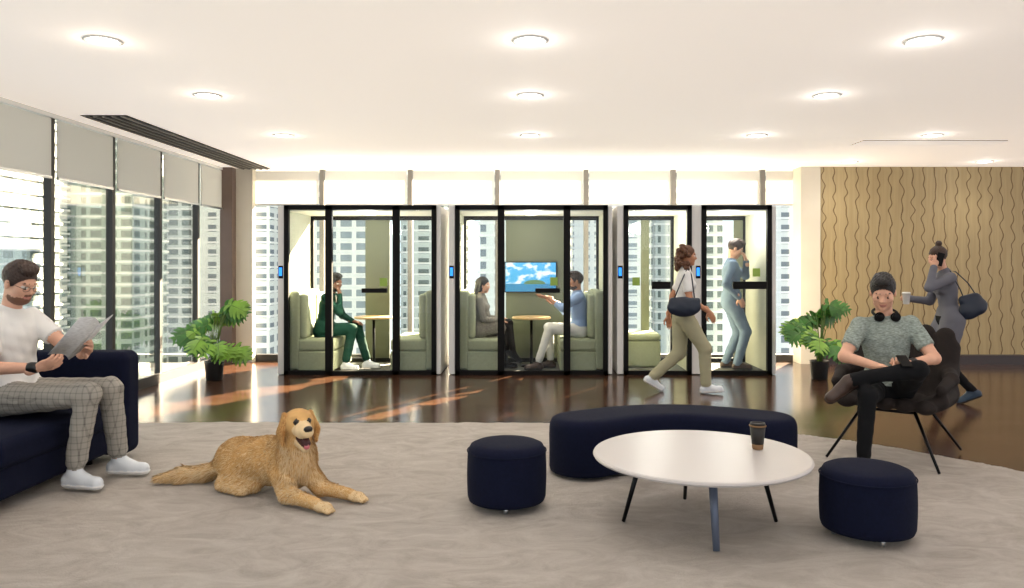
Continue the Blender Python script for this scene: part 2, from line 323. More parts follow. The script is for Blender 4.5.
def human(name,loc,rot,s,pel,nek,hd,hf,RA,LA,RL,LL,C,fem=False,ss=(0,1,0),hs=(0,1,0),vox=.008,hvox=.005,tilt=(0,0,1)):
    pel,nek,hd=map(lambda q:np.array(q,float),(pel,nek,hd)); up=nrm(nek-pel);Lt=np.linalg.norm(nek-pel)
    ss=nrm(np.asarray(ss,float)-np.dot(ss,up)*up); hs=nrm(hs); fw=np.cross(ss,up); R=np.stack([fw,ss,up],1)
    S=SDF(); T,P,K=C['top'],C['bottom'],C['skin']; wr=C.get('wr',.004)
    A=lambda *a: np.array(a)*s
    if fem:
        S.el(pel,A(.112,.165,.125),P,.05,R=R); S.el(pel+up*Lt*.38,A(.092,.118,.16),T,.05,R=R,wr=wr)
        S.el(pel+up*Lt*.68,A(.105,.142,.15),T,.05,R=R,wr=wr)
        for e in (1,-1): S.el(pel+up*Lt*.66+fw*.075*s+ss*e*.062*s,A(.055,.058,.058),T,.03,R=R)
        sw,sr=.148,.048
    else:
        S.el(pel,A(.118,.16,.12),P,.05,R=R); S.el(pel+up*Lt*.36,A(.112,.143,.17),T,.05,R=R,wr=wr)
        S.el(pel+up*Lt*.67,A(.122,.168,.17),T,.05,R=R,wr=wr); sw,sr=.168,.058
    sc_=nek-up*.065*s; sh={1:sc_+ss*sw*s,-1:sc_-ss*sw*s}
    S.rc(sh[1],sh[-1],sr*s,sr*s,T,.05); S.rc(nek-up*.07*s,nek-up*.012*s,.085*s,.062*s,T,.04)
    if C.get('hem',1): S.el(pel+up*.07*s,A(.122,.166,.10) if not fem else A(.112,.15,.10),T,.03,R=R,wr=wr)
    if C.get('jacket'): S.el(pel-up*.02*s,A(.135,.178,.17),T,.04,R=R,wr=wr)
    if C.get('vshirt'):
        S.el(nek-up*.12*s+fw*.12*s,A(.08,.04,.13),C['vshirt'],.0,R=R,mode='paint')
    lw=C.get('loose',.0)
    for e,Lg in ((1,LL),(-1,RL)):
        hip=pel-up*.025*s+hs*e*.088*s; ank=np.array(Lg['a'],float)
        kn=np.array(Lg['k'],float) if 'k' in Lg else ik(hip,ank,.43*s,.42*s,Lg.get('pole',(1,0,0)))
        tr=(.092 if fem else .09)*s
        S.rc(hip,kn,tr+lw,.061*s+lw,P,.035,wr=wr)
        if 'skirt' in C:
            f=C['skirt']; e2=hip+(kn-hip)*f; S.rc(hip,e2,.11*s,C.get('skr',.085)*s,T,.06,wr=wr)
        pl=C.get('pant',1.0); en=kn+(ank-kn)*pl
        S.rc(kn,en,.058*s+lw,(.058+(.042-.058)*pl)*s+lw*1.1,P,.025,wr=wr)
        S.rc(kn+(ank-kn)*.6,ank-V(0,0,.01),.038*s,.033*s,C.get('sock',K),.01)
        t=nrm(Lg.get('t',(1,0,0))); u=nrm(V(0,0,1)-t[2]*t) if 'u' not in Lg else nrm(np.array(Lg['u'])-np.dot(Lg['u'],t)*t)
        he=ank-u*.05*s-t*.035*s; to=ank-u*.058*s+t*.155*s; bot=float(np.dot(u,ank))-.092*s; cut=[(-u,-bot)]
        S.rc(he,to,.043*s,.037*s,C['shoe'],.015,cuts=cut); S.rc(ank-u*.01*s,ank-u*.045*s+t*.07*s,.042*s,.04*s,C['shoe'],.02,cuts=cut)
        S.rc(he,to,.050*s,.044*s,C['sole'],.0,cuts=[(-u,-bot),(u,bot+.022*s)])
    hands=SDF()
    for e,Ar in ((1,LA),(-1,RA)):
        w=np.array(Ar['w'],float); el=ik(sh[e],w,.285*s,.255*s,Ar['pole']); a0=sh[e]
        fr=.9 if fem else 1.
        S.rc(a0,el,.051*s*fr,.041*s*fr,K,.02); S.rc(el,w,.041*s*fr,.026*s,K,.015)
        if C.get('sleeve')=='long':
            S.rc(a0,el,.060*s*fr,.049*s*fr,T,.025,wr=wr); S.rc(el,w-nrm(w-el)*.012,.048*s*fr,.036*s,T,.015,wr=wr)
        elif C.get('sleeve')=='roll':
            S.rc(a0,el,.060*s*fr,.050*s*fr,T,.025,wr=wr); S.rc(el,el+(w-el)*.35,.048*s*fr,.045*s,T,.015,wr=wr)
        else:
            ea=nrm(el-a0); ee=a0+(el-a0)*(C.get('slf',.62)+.12)
            S.rc(a0,ee+ea*.03,.064*s*fr,.060*s*fr,T,.018,wr=wr,cuts=[(ea,float(ea@ee))])
        if Ar.get('watch'): 
            ud=nrm(w-el); S.rc(w-ud*.035*s,w-ud*.015*s,.034*s,.033*s,Ar['watch'],.0)
        hand(hands,w,Ar['d'],Ar['n'],-e,Ar.get('c',.4),K,s*(.92 if fem else 1))
    b=B(); S.to(b,vox); hands.to(b,min(hvox,.0048))
    H=SDF(); hf=nrm(hf); hu=nrm(np.asarray(tilt,float)-np.dot(tilt,hf)*hf); hy=np.cross(hu,hf); HR=np.stack([hf,hy,hu],1)
    g=s*(.94 if fem else 1.0)
    tf=lambda x,y,z: hd+HR@(V(x,y,z)*g)
    q=lambda x,y,z: np.array([x,y,z])*g
    H.rc(nek-up*.05*s,hd+HR@V(-.02,0,-.05)*g,(.046 if fem else .056)*s,(.043 if fem else .054)*s,K,.03)
    H.el(tf(-.012,0,.03),q(.095,.076,.092),K,.03,R=HR); H.el(tf(.03,0,-.035),q(.062,.056,.078),K,.03,R=HR)
    H.rc(tf(.035,-.03,-.07),tf(.035,.03,-.07),.028*g,.028*g,K,.03)
    H.sp(tf(.068,0,-.095),.019*g,K,.02); H.rc(tf(.083,-.028,.024),tf(.083,.028,.024),.010*g,.010*g,K,.018)
    H.rc(tf(.088,0,.006),tf(.104,0,-.025),.007*g,.0105*g,K,.012); H.rc(tf(.094,-.010,-.030),tf(.094,.010,-.030),.008*g,.008*g,K,.008)
    H.rc(tf(.060,-.042,-.022),tf(.060,.042,-.022),.024*g,.024*g,K,.025)
    for e in (1,-1):
        H.el(tf(.0800,e*.032,.002),q(.010,.0125,.0046),m_eye if not C.get('lid') else K,.004,R=HR); H.sp(tf(.0860,e*.032,.001),.0050*g,m_iris,.0)
        H.rc(tf(.090,e*.018,.027),tf(.079,e*.048,.027),.0038*g,.0028*g,C['hair'],.003)
        H.el(tf(-.005,e*.077,-.008),q(.018,.009,.031),K,.006,R=HR)
    H.rc(tf(.0875,-.019,-.060),tf(.0875,.019,-.060),.0045*g,.0045*g,m_lip,.003); H.rc(tf(.086,-.014,-.068),tf(.086,.014,-.068),.005*g,.005*g,m_lip,.003)
    if C.get('beard'):
        bd=C['beard']
        H.el(tf(.026,0,-.084),q(.070,.066,.043),bd,.0,R=HR,mode='paint' )
        H.el(tf(.034,0,-.085),q(.058,.057,.040),bd,.012,R=HR)
        H.rc(tf(.0915,-.02,-.049),tf(.0915,.02,-.049),.0045*g,.0045*g,bd,.003)
        H.rc(tf(.0915,-.016,-.062),tf(.0915,.016,-.062),.0055*g,.0055*g,m_lip,.0)
    n_=HR@nrm(V(.75,0,-.62)); hc=float(np.dot(n_,hd))+.024*g/1.0
    hr=C['hair']; st=C.get('style','short')
    H.el(tf(-.018,0,.040),q(.101,.084,.094),hr,.004,R=HR,cuts=[(n_,hc)],wr=-.003)
    if st=='short': H.el(tf(.012,0,.112),q(.078,.062,.034),hr,.02,R=HR,wr=-.005); H.el(tf(.06,-.01,.102),q(.035,.052,.026),hr,.015,R=HR,wr=-.004)
    if st=='bun': H.sp(tf(-.055,0,.15),.036*g,hr,.012,wr=-.003)
    if st=='pony':
        H.rc(tf(-.08,0,.03),tf(-.085,0,-.10),.05*g,.045*g,hr,.03,wr=-.004); H.rc(tf(-.085,0,-.10),tf(-.075,-.02,-.23),.045*g,.025*g,hr,.03,wr=-.004)
        for e in (1,-1): H.rc(tf(-.01,e*.072,.04),tf(-.03,e*.07,-.09),.024*g,.024*g,hr,.02,wr=-.003)
    if st=='curly':
        rr=np.random.default_rng(8)
        for i in range(90):
            a=rr.uniform(.36,1)*math.pi*(1 if rr.random()<.5 else -1); z=rr.uniform(-.20,.125); rad=.09+.022*rr.random()-(.04 if z>.09 else 0)
            H.sp(tf(-.025+rad*math.cos(a),rad*.95*math.sin(a),z),rr.uniform(.020,.034)*g,hr,.01,wr=-.004)
    H.to(b,hvox)
    if C.get('glasses'):
        for e in (1,-1):
            ring=[tf(.101,e*.033+.023*math.cos(a),-.001+.016*math.sin(a)) for a in np.linspace(0,2*math.pi,17)]; b.tube(ring,.0014*s,m_black,6)
            b.tube([tf(.101,e*.056,.004),tf(.0,e*.086,.008)],.0014*s,m_black,6)
        b.tube([tf(.101,-.01,.002),tf(.104,0,.004),tf(.101,.01,.002)],.0014*s,m_black,6)
    return b.build(name,loc,rot)
sk_l=M('skin_light','#cf9f86',.55,var=.05,vscale=25); sk_m=M('skin_tan','#b07b5c',.55,var=.05,vscale=25); sk_d=M('skin_brown','#6f4630',.5,var=.05,vscale=25)
h_br=M('hair_brown','#35231a',.6,bump=.6,bscale=90); h_bk=M('hair_black','#120e0c',.55,bump=.6,bscale=90); h_cu=M('hair_curly_brown','#57351f',.6,bump=.6,bscale=60); h_st=M('beard_stubble','#6e4c3a',.8,bump=.4,bscale=200)
f_white=fabric('white_cotton','#dcdcdb'); f_shoe=M('white_leather','#d5dbe2',.5,bump=.2,bscale=30); f_sole=M('white_sole','#e6e6e6',.6)
f_black=fabric('black_cloth','#101114'); f_dshoe=M('brown_leather','#3b2a22',.45); f_dsole=M('dark_sole','#16120f',.6)

# ================================================================== ROOM
CH=2.93; XL=-4.65; YB=11.7
def simple(name,x,y,z,mat,bev=0): b=B(); b.box(x,y,z,mat,bev); return b.build(name)
fl=simple('floor',(-5.2,12),(-3,12.2),(-.12,0),floor_mat())
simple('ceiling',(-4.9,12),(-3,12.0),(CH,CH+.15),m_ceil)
ys=[-.2+1.08*i for i in range(12)]
for i,y in enumerate(ys[:-1]):
    b=B(); b.box((XL-.03,XL+.0),(y+.03,y+1.05),(.12,CH-.04),m_wglass); 
    b.box((XL+.035,XL+.045),(y+.05,y+1.03),(2.32,CH-.05),m_shade); b.box((XL+.03,XL+.055),(y+.05,y+1.03),(2.30,2.325),m_alu)
    b.build('window_%d'%(i+1))
b=B()
for y in ys: b.box((XL-.045,XL+.03),(y-.03,y+.03),(0,CH),m_mull)
b.box((XL-.06,XL+.06),(ys[0],YB),(CH-.04,CH),m_white)
b.build('trim_1')
simple('baseboard_left',(XL-.06,XL+.06),(-.3,YB),(0,.12),m_mull)
simple('column_left',(XL+.02,XL+.20),(YB-.35,YB),(0,CH),m_brown)
xs=[-4.5,-3.19,-1.84,-.5,.86,2.2,3.57,4.45]
for i in range(len(xs)-1):
    b=B(); b.box((xs[i]+.03,xs[i+1]-.03),(YB,YB+.03),(.1,CH),m_wglass)
    b.box((xs[i]+.05,xs[i+1]-.05),(YB-.05,YB-.04),(2.40,CH-.02),m_shade); b.box((xs[i]+.05,xs[i+1]-.05),(YB-.055,YB-.035),(2.38,2.405),m_alu)
    b.build('window_%d'%(i+21))
b=B()
for x in xs: b.box((x-.035,x+.035),(YB-.06,YB+.06),(0,CH),m_mullg)
b.build('trim_2')
simple('baseboard_back',(-4.6,4.4),(YB-.07,YB+.05),(0,.1),m_mull)
simple('trim_3',(-4.62,-4.2),(YB-.2,YB-.07),(0,CH),m_tan)
simple('wall_back',(4.31,12),(11.3,11.6),(0,CH),wavy_mat())
simple('column_right',(4.02,4.31),(11.28,11.62),(0,CH),m_tan)
simple('baseboard_back_right',(4.31,12),(11.2,11.3),(0,.14),m_base)
def downlight(x,y,p=1.9):
    b=B(); b.lathe([(.115,0),(.12,-.006),(.10,-.012),(.085,-.004)],m_white,(0,0,0),32,cap=False); b.lathe([(.085,-.004),(.06,-.014),(.02,-.018),(.0,-.018)],m_emit,(0,0,0),32,cap=False)
    b.build('recessed_downlight',(x,y,CH))
    l=bpy.data.lights.new('downlight_lamp','POINT'); l.energy=p; l.color=(1,.97,.92) if x>-2 else (1,.86,.70); l.shadow_soft_size=.04
    o=bpy.data.objects.new('downlight_lamp',l); o.location=(x,y,CH-.09); sc.collection.objects.link(o)
    l=bpy.data.lights.new('downlight_spot','SPOT'); l.energy=36; l.color=(1,.93,.85) if x>-2 else (1,.88,.76); l.shadow_soft_size=.09; l.spot_size=2.5; l.spot_blend=1
    o=bpy.data.objects.new('downlight_spot',l); o.location=(x,y,CH-.03); sc.collection.objects.link(o)
for x in (-2.77,0,2.55,4.52):
    for y in (3.3,4.93,6.53,8.54,10.75):
        if x>4 and y<8: continue
        downlight(x,y)
for x,y in ((6.4,8.5),(6.4,10.7),(-2.77,1.6),(0,1.6),(2.55,1.6)): downlight(x,y)
def vent(name,x,y,n,mb,ms):
    b=B(); b.box((x[0],x[1]),(y[0],y[1]),(CH-.006,CH+.002),mb)
    for i in range(n):
        if (y[1]-y[0])>(x[1]-x[0]):
            t=x[0]+(x[1]-x[0])*(i+.5)/n; b.box((t-.012,t+.012),y,(CH-.02,CH-.004),ms)
        else:
            t=y[0]+(y[1]-y[0])*(i+.5)/n; b.box(x,(t-.022,t+.022),(CH-.010,CH-.004),ms)
    b.build(name)
vent('air_vent',(-4.38,-3.93),(7.4,11.5),5,m_black,m_mullg); vent('air_vent',(3.9,5.6),(8.9,9.25),5,m_mullg,m_ceil)

tw=[tower_mat('tower_a','#d4d6d2','#6d777f',0),tower_mat('tower_b','#e6e4de','#8c959a',1.2),tower_mat('tower_c','#b9c0bd','#56625f',2),tower_mat('tower_d','#a3b0a8','#4f5d57',.7)]
def tower(x,y,w,d,h,m):
    b=B(); b.box((-w/2,w/2),(-d/2,d/2),(-60,h),m)
    for i in range(int((h+20)/3.1)): b.box((-w/2-.5,w/2+.5),(-d/2-.5,d/2+.5),(h-3.1*i-.5,h-3.1*i),m_white)
    b.build('office_tower',(x,y,0))
for i,x in enumerate(range(-75,110,24)): tower(x,200+(i%3)*12,19,18,26+(i*7)%13,tw[i%3])
for i,y in enumerate(range(10,240,26)): tower(-118-(i%2)*14,y,18,20,34+(i*5)%14,tw[(i*2+3)%4])
for i,x in enumerate(range(-110,-70,22)): tower(x,250,18,18,38,tw[2])

YF,YK,PH=10.15,11.4,2.27
def pod(name,x0,x1,posts,handle,tag,olive,rail=True):
    b=B()
    for px in [x0+.03]+posts+[x1-.03]:
        hw=.03 if px in (x0+.03,x1-.03) else .045
        b.box((px-hw,px+hw),(YF-.01,YF+.06),(.0,PH),m_black)
    b.box((x0,x1),(YF-.01,YF+.06),(PH-.06,PH),m_black); b.box((x0,x1),(YF-.01,YF+.06),(0,.055),m_black)
    b.box((x0+.03,x1-.03),(YF+.025,YF+.033),(.05,PH-.05),m_glass)
    for a,d in ((x0-.088,x0-.003),(x1+.003,x1+.06)): b.box((a,d),(YF+.012,YK),(0.01,PH-.01),m_white,.006,2,smooth=False)
    b.box((x0-.003,x0+.012),(YF+.06,YK),(.02,PH-.06),m_sagew); b.box((x1-.012,x1+.003),(YF+.06,YK),(.02,PH-.06),m_sagew)
    b.box((x0-.003,x1+.003),(YF+.06,YK),(PH-.07,PH-.012),m_white)
    b.box((x0,x1),(YF+.06,YK),(0.001,.02),m_grey)
    for px in (x0+.03,x1-.03): b.box((px-.02,px+.02),(YK-.05,YK),(.02,PH-.07),m_black)
    b.box((x0,x1),(YK-.05,YK),(.02,.08),m_black); b.box((x0,x1),(YK-.05,YK),(PH-.13,PH-.07),m_black)
    b.box((x0+.03,x1-.03),(YK-.03,YK-.022),(.08,PH-.1),m_glass)
    for a,d,mt in olive: b.box((a,d),(YK-.045,YK-.01),(.08,PH-.1),mt)
    b.box(handle[0],(YF-.055,YF-.02),handle[1],m_black,.006,2,smooth=False)
    for hx in handle[0]:
        e=.015 if hx==handle[0][0] else -.015
        b.tube([(hx+e,YF-.03,sum(handle[1])/2),(hx+e,YF+.03,sum(handle[1])/2)],.009,m_black,8)
    b.box((tag[0]-.05,tag[0]+.05),(YF+.018,YF+.024),(tag[1]-.055,tag[1]+.055),m_green)
    b.box((x0-.070,x0-.030),(YF+.004,YF+.013),(1.325,1.435),m_blue); b.box((x0-.08,x0-.017),(YF+.008,YF+.0125),(1.29,1.46),m_black)
    cx=(x0+x1)/2; b.lathe([(.09,-.01),(.09,0)],m_emit,(cx,10.75,PH-.075),24)
    b.build(name)
    l=bpy.data.lights.new('pod_lamp','POINT'); l.energy=26; l.color=(1,.96,.88); l.shadow_soft_size=.1; o=bpy.data.objects.new('pod_lamp',l); o.location=(cx,10.6,2.05); sc.collection.objects.link(o)
pod('meeting_pod',-3.285,-1.255,[-2.69,-1.79],((-2.24,-1.90),(1.10,1.16)),(-1.96,1.24),[(-2.46,-2.10,m_olive)])
pod('meeting_pod',-1.0,1.04,[-.387,.494],((.07,.40),(1.10,1.16)),(.32,1.25),[(-.36,.50,m_olive),(.56,.60,m_black)])
pod('phone_booth',1.255,2.16,[],((1.62,1.87),(1.15,1.25)),(1.42,1.25),[(1.66,1.78,m_olive)])
pod('phone_booth',2.297,3.23,[],((2.70,3.15),(1.15,1.25)),(3.03,1.37),[(2.33,2.55,m_sagew),(3.05,3.2,m_olive)])
def bench(x0,sgn,name='booth_sofa',w=.62):
    b=B(); f=lambda a,d:(min(x0+sgn*a,x0+sgn*d),max(x0+sgn*a,x0+sgn*d))
    b.box(f(.01,.15),(10.28,11.3),(.05,1.12),m_sage,.04); b.box(f(.13,w),(10.28,11.3),(.04,.30),m_sage,.02)
    b.box(f(.12,w),(10.28,10.78),(.30,.47),m_sage,.045); b.box(f(.12,w),(10.80,11.3),(.30,.47),m_sage,.045)
    b.box(f(.13,.24),(10.30,10.78),(.47,1.08),m_sage,.045); b.box(f(.13,.24),(10.80,11.28),(.47,1.08),m_sage,.045)
    b.build(name,wn=True)
bench(-3.27,1); bench(-1.27,-1); bench(-.985,1); bench(1.025,-1)
b=B(); b.box((1.3,1.85),(10.75,11.3),(.02,.4),m_sage,.03); b.box((1.3,1.85),(10.73,11.3),(.4,.5),m_sage,.04); b.build('booth_stool',wn=True)
def stable(x,y):
    b=B(); b.lathe([(0,.0),(.27,0),(.28,.008),(.28,.022),(.27,.03),(0,.03)],m_wood,(x,y,.70),36,smooth=False); b.lathe([(.16,0),(.16,.012),(.03,.02),(.022,.04),(.022,.70)],m_metal,(x,y,.02),24); b.build('side_table')
stable(-2.25,10.95); stable(0.02,10.9)
b=B(); b.box((-.38,.40),(YK-.085,YK-.05),(1.06,1.52),m_black,.004,1,smooth=False); b.box((-.365,.385),(YK-.088,YK-.084),(1.075,1.505),tv_mat()); b.build('television')

# ---------------------------------------------------------------- rug
pts=[(-4.35,6.3),(-4.0,6.9),(-3.3,7.02),(-1.5,7.02),(.2,7.0),(1.5,6.85),(2.5,6.42),(3.1,5.85),(3.55,5.25),(4.1,4.3),(4.4,3.2),(4.3,1.4),(3.5,.6),(-3.5,.6),(-4.3,1.2),(-4.45,4)]
def cr(pts,n=8):
    out=[];m=len(pts)
    for i in range(m):
        p0,p1,p2,p3=[np.array(pts[(i+k)%m],float) for k in (-1,0,1,2)]
        for t in np.arange(n)/n: out.append(.5*((2*p1)+(-p0+p2)*t+(2*p0-5*p1+4*p2-p3)*t*t+(-p0+3*p1-3*p2+p3)*t**3))
    return np.array(out)
o=cr(pts); o=o[::-1] if np.sum(o[:,0]*np.roll(o[:,1],-1)-o[:,1]*np.roll(o[:,0],-1))<0 else o
cen=np.array([0,4.]); b=B(); rings=[(1.0,0.001),(1.0,.008),(.994,.016),(.985,.018)]; vs=[];n=len(o)
for s_,z in rings: vs+= [(*(cen+(p-cen)*s_),z) for p in o]
fs=[(i*n+j,i*n+(j+1)%n,(i+1)*n+(j+1)%n,(i+1)*n+j) for i in range(3) for j in range(n)]+[tuple(3*n+j for j in range(n))]
m_rug=rug_mat(); b.raw(vs,fs,m_rug,False)
def inside(x,y,oo):
    r=np.zeros(x.shape,bool)
    for i in range(len(oo)):
        a,d=oo[i],oo[(i+1)%len(oo)]; cnd=((a[1]>y)!=(d[1]>y)); xx=(d[0]-a[0])*(y-a[1])/(d[1]-a[1]+1e-12)+a[0]; r^=cnd&(x<xx)
    return r
gx=np.arange(-4.5,4.5,.022); gy=np.arange(3.0,7.1,.022); GX,GY=np.meshgrid(gx,gy,indexing='ij'); ok=inside(GX,GY,cen+(o-cen)*.993)
GZ=np.zeros_like(GX)
for i in range(len(gx)):
    for j in range(len(gy)):
        if ok[i,j]:
            x,y=GX[i,j],GY[i,j]
            w1=mnoise.noise(Vector((x*1.3,y*1.3,3)))*.8
            a=mnoise.noise(Vector(((x*.8+y*.45)*4+w1*3,(y*.8-x*.45)*9+w1*2,0))); d=mnoise.noise(Vector(((x+y*.3)*13+w1*4,(y-x*.3)*24,5))); e=mnoise.noise(Vector((x*3,y*3,9)))
            GZ[i,j]=.0215+.0055*a+.0042*d+.003*e
idg=np.full(GX.shape,-1); idg[ok]=np.arange(ok.sum()); vv=np.stack([GX[ok],GY[ok],GZ[ok]],1)
q=np.stack([idg[:-1,:-1],idg[1:,:-1],idg[1:,1:],idg[:-1,1:]],-1).reshape(-1,4); q=q[(q>=0).all(1)]
k=b.n; b.v.append(vv); b.n+=len(vv); b.f+=(q+k).tolist(); b.mi+=[0]*len(q); b.sm+=[True]*len(q)
b.build('area_rug')
RZ=.028
# ---------------------------------------------------------------- sofa
b=B()
b.box((-4.45,-3.05),(2.9,5.62),(.10,.30),m_navy,.03)
b.box((-4.25,-3.02),(3.02,4.30),(.28,.46),m_navy,.055,4); b.box((-4.25,-3.02),(4.32,5.60),(.28,.46),m_navy,.055,4)
b.box((-4.5,-4.2),(2.85,5.8),(.08,.84),m_navy,.06,4); b.box((-4.3,-4.05),(3.05,4.3),(.44,.86),m_navy,.07,4); b.box((-4.3,-4.05),(4.32,5.6),(.44,.86),m_navy,.07,4)
b.box((-4.45,-2.97),(5.58,5.82),(.06,.83),m_navy,.07,5); b.box((-4.45,-2.97),(2.75,2.98),(.06,.83),m_navy,.07,5)
for y in (3.0,5.5):
    for x in (-4.3,-3.2): b.lathe([(.03,0),(.03,.1)],m_metal,(x,y,RZ),12)
b.build('sofa',wn=True)
def ottoman(x,y,r,h):
    b=B(); prof=[(r-.03,.0),(r-.008,.008),(r,.03)]+[(r+.004*math.sin(i/8*math.pi),.03+(h-.09)*i/8) for i in range(1,9)]+[(r-.005,h-.035),(r-.018,h-.012),(r-.045,h),(r*.5,h+.006),(0,h+.008)]
    b.lathe(prof,m_navy,(0,0,.03),56,cap=True)
    ring=[(math.cos(a)*(r+.002),math.sin(a)*(r+.002),.03+h-.045) for a in np.linspace(0,2*math.pi,57)]; b.tube(ring,.004,m_navy,6)
    for a in (math.pi/2*k-math.pi/2 for k in range(4)): b.lathe([(.012,0),(.016,.036)],m_alu,(math.cos(a)*(r-.06),math.sin(a)*(r-.06),0),12)
    b.build('round_ottoman',(x,y,RZ))
ottoman(-.140,4.58,.235,.345); ottoman(1.81,4.08,.240,.33)
b=B()
cl=[]; 
for t in np.linspace(0,1,49):
    cl.append(np.array([.375+1.25*t, 5.30+.24*math.sin(math.pi*t)**1.0+.04*t]))
cl=np.array(cl); tg=np.gradient(cl,axis=0); tg/=np.linalg.norm(tg,axis=1)[:,None]; nn=np.stack([-tg[:,1],tg[:,0]],1)
W=.24
capE=[cl[-1]+W*(math.cos(a)*nn[-1]+math.sin(a)*tg[-1]) for a in np.linspace(0,math.pi,17)[1:-1]]
capS=[cl[0]+W*(-math.cos(a)*nn[0]-math.sin(a)*tg[0]) for a in np.linspace(0,math.pi,17)[1:-1]]
ol=np.array(list(cl+nn*W)+capE+list((cl-nn*W)[::-1])+capS); n=len(ol)
tn=np.roll(ol,-1,0)-np.roll(ol,1,0); tn/=np.linalg.norm(tn,axis=1)[:,None]; inn=np.stack([tn[:,1],-tn[:,0]],1)
vs=[]; H_=.375
lay=[(.03,0),(.006,.008),(0,.03),(0,.13),(-.002,.25),(0,H_-.07),(.004,H_-.04),(.016,H_-.014),(.04,H_),(.1,H_+.004)]
for ins_,z in lay: vs+=[(*(p_+q_*ins_),z+.012) for p_,q_ in zip(ol,inn)]
fs=[(i*n+j,i*n+(j+1)%n,(i+1)*n+(j+1)%n,(i+1)*n+j)[::-1] for i in range(len(lay)-1) for j in range(n)]
fs.append(tuple(j for j in range(n))); fs.append(tuple((len(lay)-1)*n+n-1-j for j in range(n)))
b.raw(vs,fs,m_navy,True)
for p_ in (cl[4],cl[24],cl[44]): b.lathe([(.02,0),(.02,.02)],m_metal,(p_[0],p_[1],0),12)
b.build('curved_bench',(0,0,RZ))
m_tt=M('table_top_white','#b9b5b4',.35,var=.02,vscale=2)
b=B(); TR=.60
b.lathe([(0,0),(TR-.03,0),(TR-.006,.008),(TR,.018),(TR-.004,.026),(TR-.012,.03),(0,.03)],m_tt,(0,0,.36),80,smooth=False)
m_leg=M('leg_bluegrey','#5a6478',.4,.3)
for a,mt in ((-92,m_leg),(178,m_metal),(2,m_metal),(90,m_metal)):
    a=math.radians(a); ux,uy=math.cos(a),math.sin(a); 
    b.tube([(ux*.33,uy*.33,.361),(ux*.43,uy*.43,.0)],[.024,.018] if mt is m_leg else [.016,.011],mt,10)
    b.tube([(ux*.33,uy*.33,.35),(-ux*.05,-uy*.05,.35)],.012,m_metal,8)
b.build('coffee_table',(.955,4.26,RZ))
m_cup=M('cup_black','#0d0b0b',.5); m_slv=M('cup_band','#7b5d3f',.8)
b=B(); h=.15
b.lathe([(.0,0),(.028,0),(.0305,.003),(.033,.03)],m_slv,(0,0,0),28); b.lathe([(.0335,.03),(.044,h*.86)],m_cup,(0,0,0),28)
b.lathe([(.044,h*.86),(.048,h*.87),(.048,h*.91),(.044,h*.92)],m_slv,(0,0,0),28); b.lathe([(.044,h*.92),(.041,h),(.036,h),(.035,h-.006),(0,h-.006)],m_cup,(0,0,0),28)
b.build('coffee_cup',(1.30,4.34,.392+RZ))
m_leaf=M('monstera_leaf','#3c7328',.4,var=.35,vscale=9); m_leaf2=M('monstera_leaf_light','#7aa63c',.4,var=.25,vscale=9); m_stem=M('monstera_stem','#5d7a35',.5); m_pot=M('black_pot','#101112',.45); m_soil=M('soil','#2a1d15',1,bump=.6,bscale=40)
def leaf(b,base,dirv,up,L,mt):
    d=nrm(dirv); up=nrm(np.asarray(up,float)-np.dot(up,d)*d); sd=np.cross(up,d)
    def pt(t,s): return base+d*L*t+sd*L*s-up*L*(.28*t*t+.35*s*s)
    b.tube([pt(t,0)+up*.001 for t in np.linspace(-.02,1,6)],[.004,.0035,.003,.0025,.002,.001],m_stem,5)
    nl=5
    for sg in (1,-1):
        for i in range(nl):
            t0,t1=i/nl,(i+1)/nl; tm=(t0+t1)/2
            wmax=.56*math.sin(math.pi*(tm*.82+.14))**.8; rows=[]
            for fr,wd in ((0,1),(.35,1),(.6,.86),(.85,.72),(1,.3)):
                lean=(.22*fr*fr - (.32*fr if i==0 else 0)); hw=(t1-t0)/2*wd
                rows.append([pt((tm+lean)*.92+hw*q*.98,sg*wmax*fr) for q in (-1,0,1)])
            vs=[p for r in rows for p in r]; fs=[]
            for r in range(4):
                for q in range(2): f=(r*3+q,r*3+q+1,(r+1)*3+q+1,(r+1)*3+q); fs.append(f if sg<0 else f[::-1])
            b.raw(vs,fs,mt,True)
def plant(loc,seed):
    r=np.random.default_rng(seed); b=B()
    b.lathe([(0,0),(.095,0),(.10,.01),(.118,.22),(.122,.24),(.112,.24),(.108,.215),(0,.215)],m_pot,(0,0,0),32)
    b.lathe([(.107,.216),(0,.222)],m_soil,(0,0,0),24,cap=False)
    N=44
    for i in range(N):
        a=i*2.4+r.uniform(-.3,.3); hgt=.38+.60*((i*.618)%1); rad=r.uniform(.10,.38)*(1.25-hgt*.65)
        e=V(math.cos(a)*rad,math.sin(a)*rad*.75,hgt); st=V(r.uniform(-.03,.03),r.uniform(-.03,.03),.21)
        mid=(st+e)/2+V(-math.cos(a)*rad*.25,-math.sin(a)*rad*.25,.08)
        path=[(1-t)**2*st+2*t*(1-t)*mid+t*t*e for t in np.linspace(0,1,8)]; b.tube(path,[.006]*4+[.004]*4,m_stem,6)
        dv=V(math.cos(a)*.8,math.sin(a)*.5-.35,-.5+.6*(hgt-.5)); upv=V(-math.cos(a)*.1,-.9,.6)
        leaf(b,e,dv,upv,r.uniform(.18,.27),m_leaf if r.random()<.6 else m_leaf2)
    b.build('potted_monstera',loc)
plant((-4.05,9.75,0),4); plant((3.73,9.8,0),11)
m_ch=M('chair_fabric','#231d1b',.85,var=.10,vscale=40,spec=.25)
b=B(); CS=SDF()
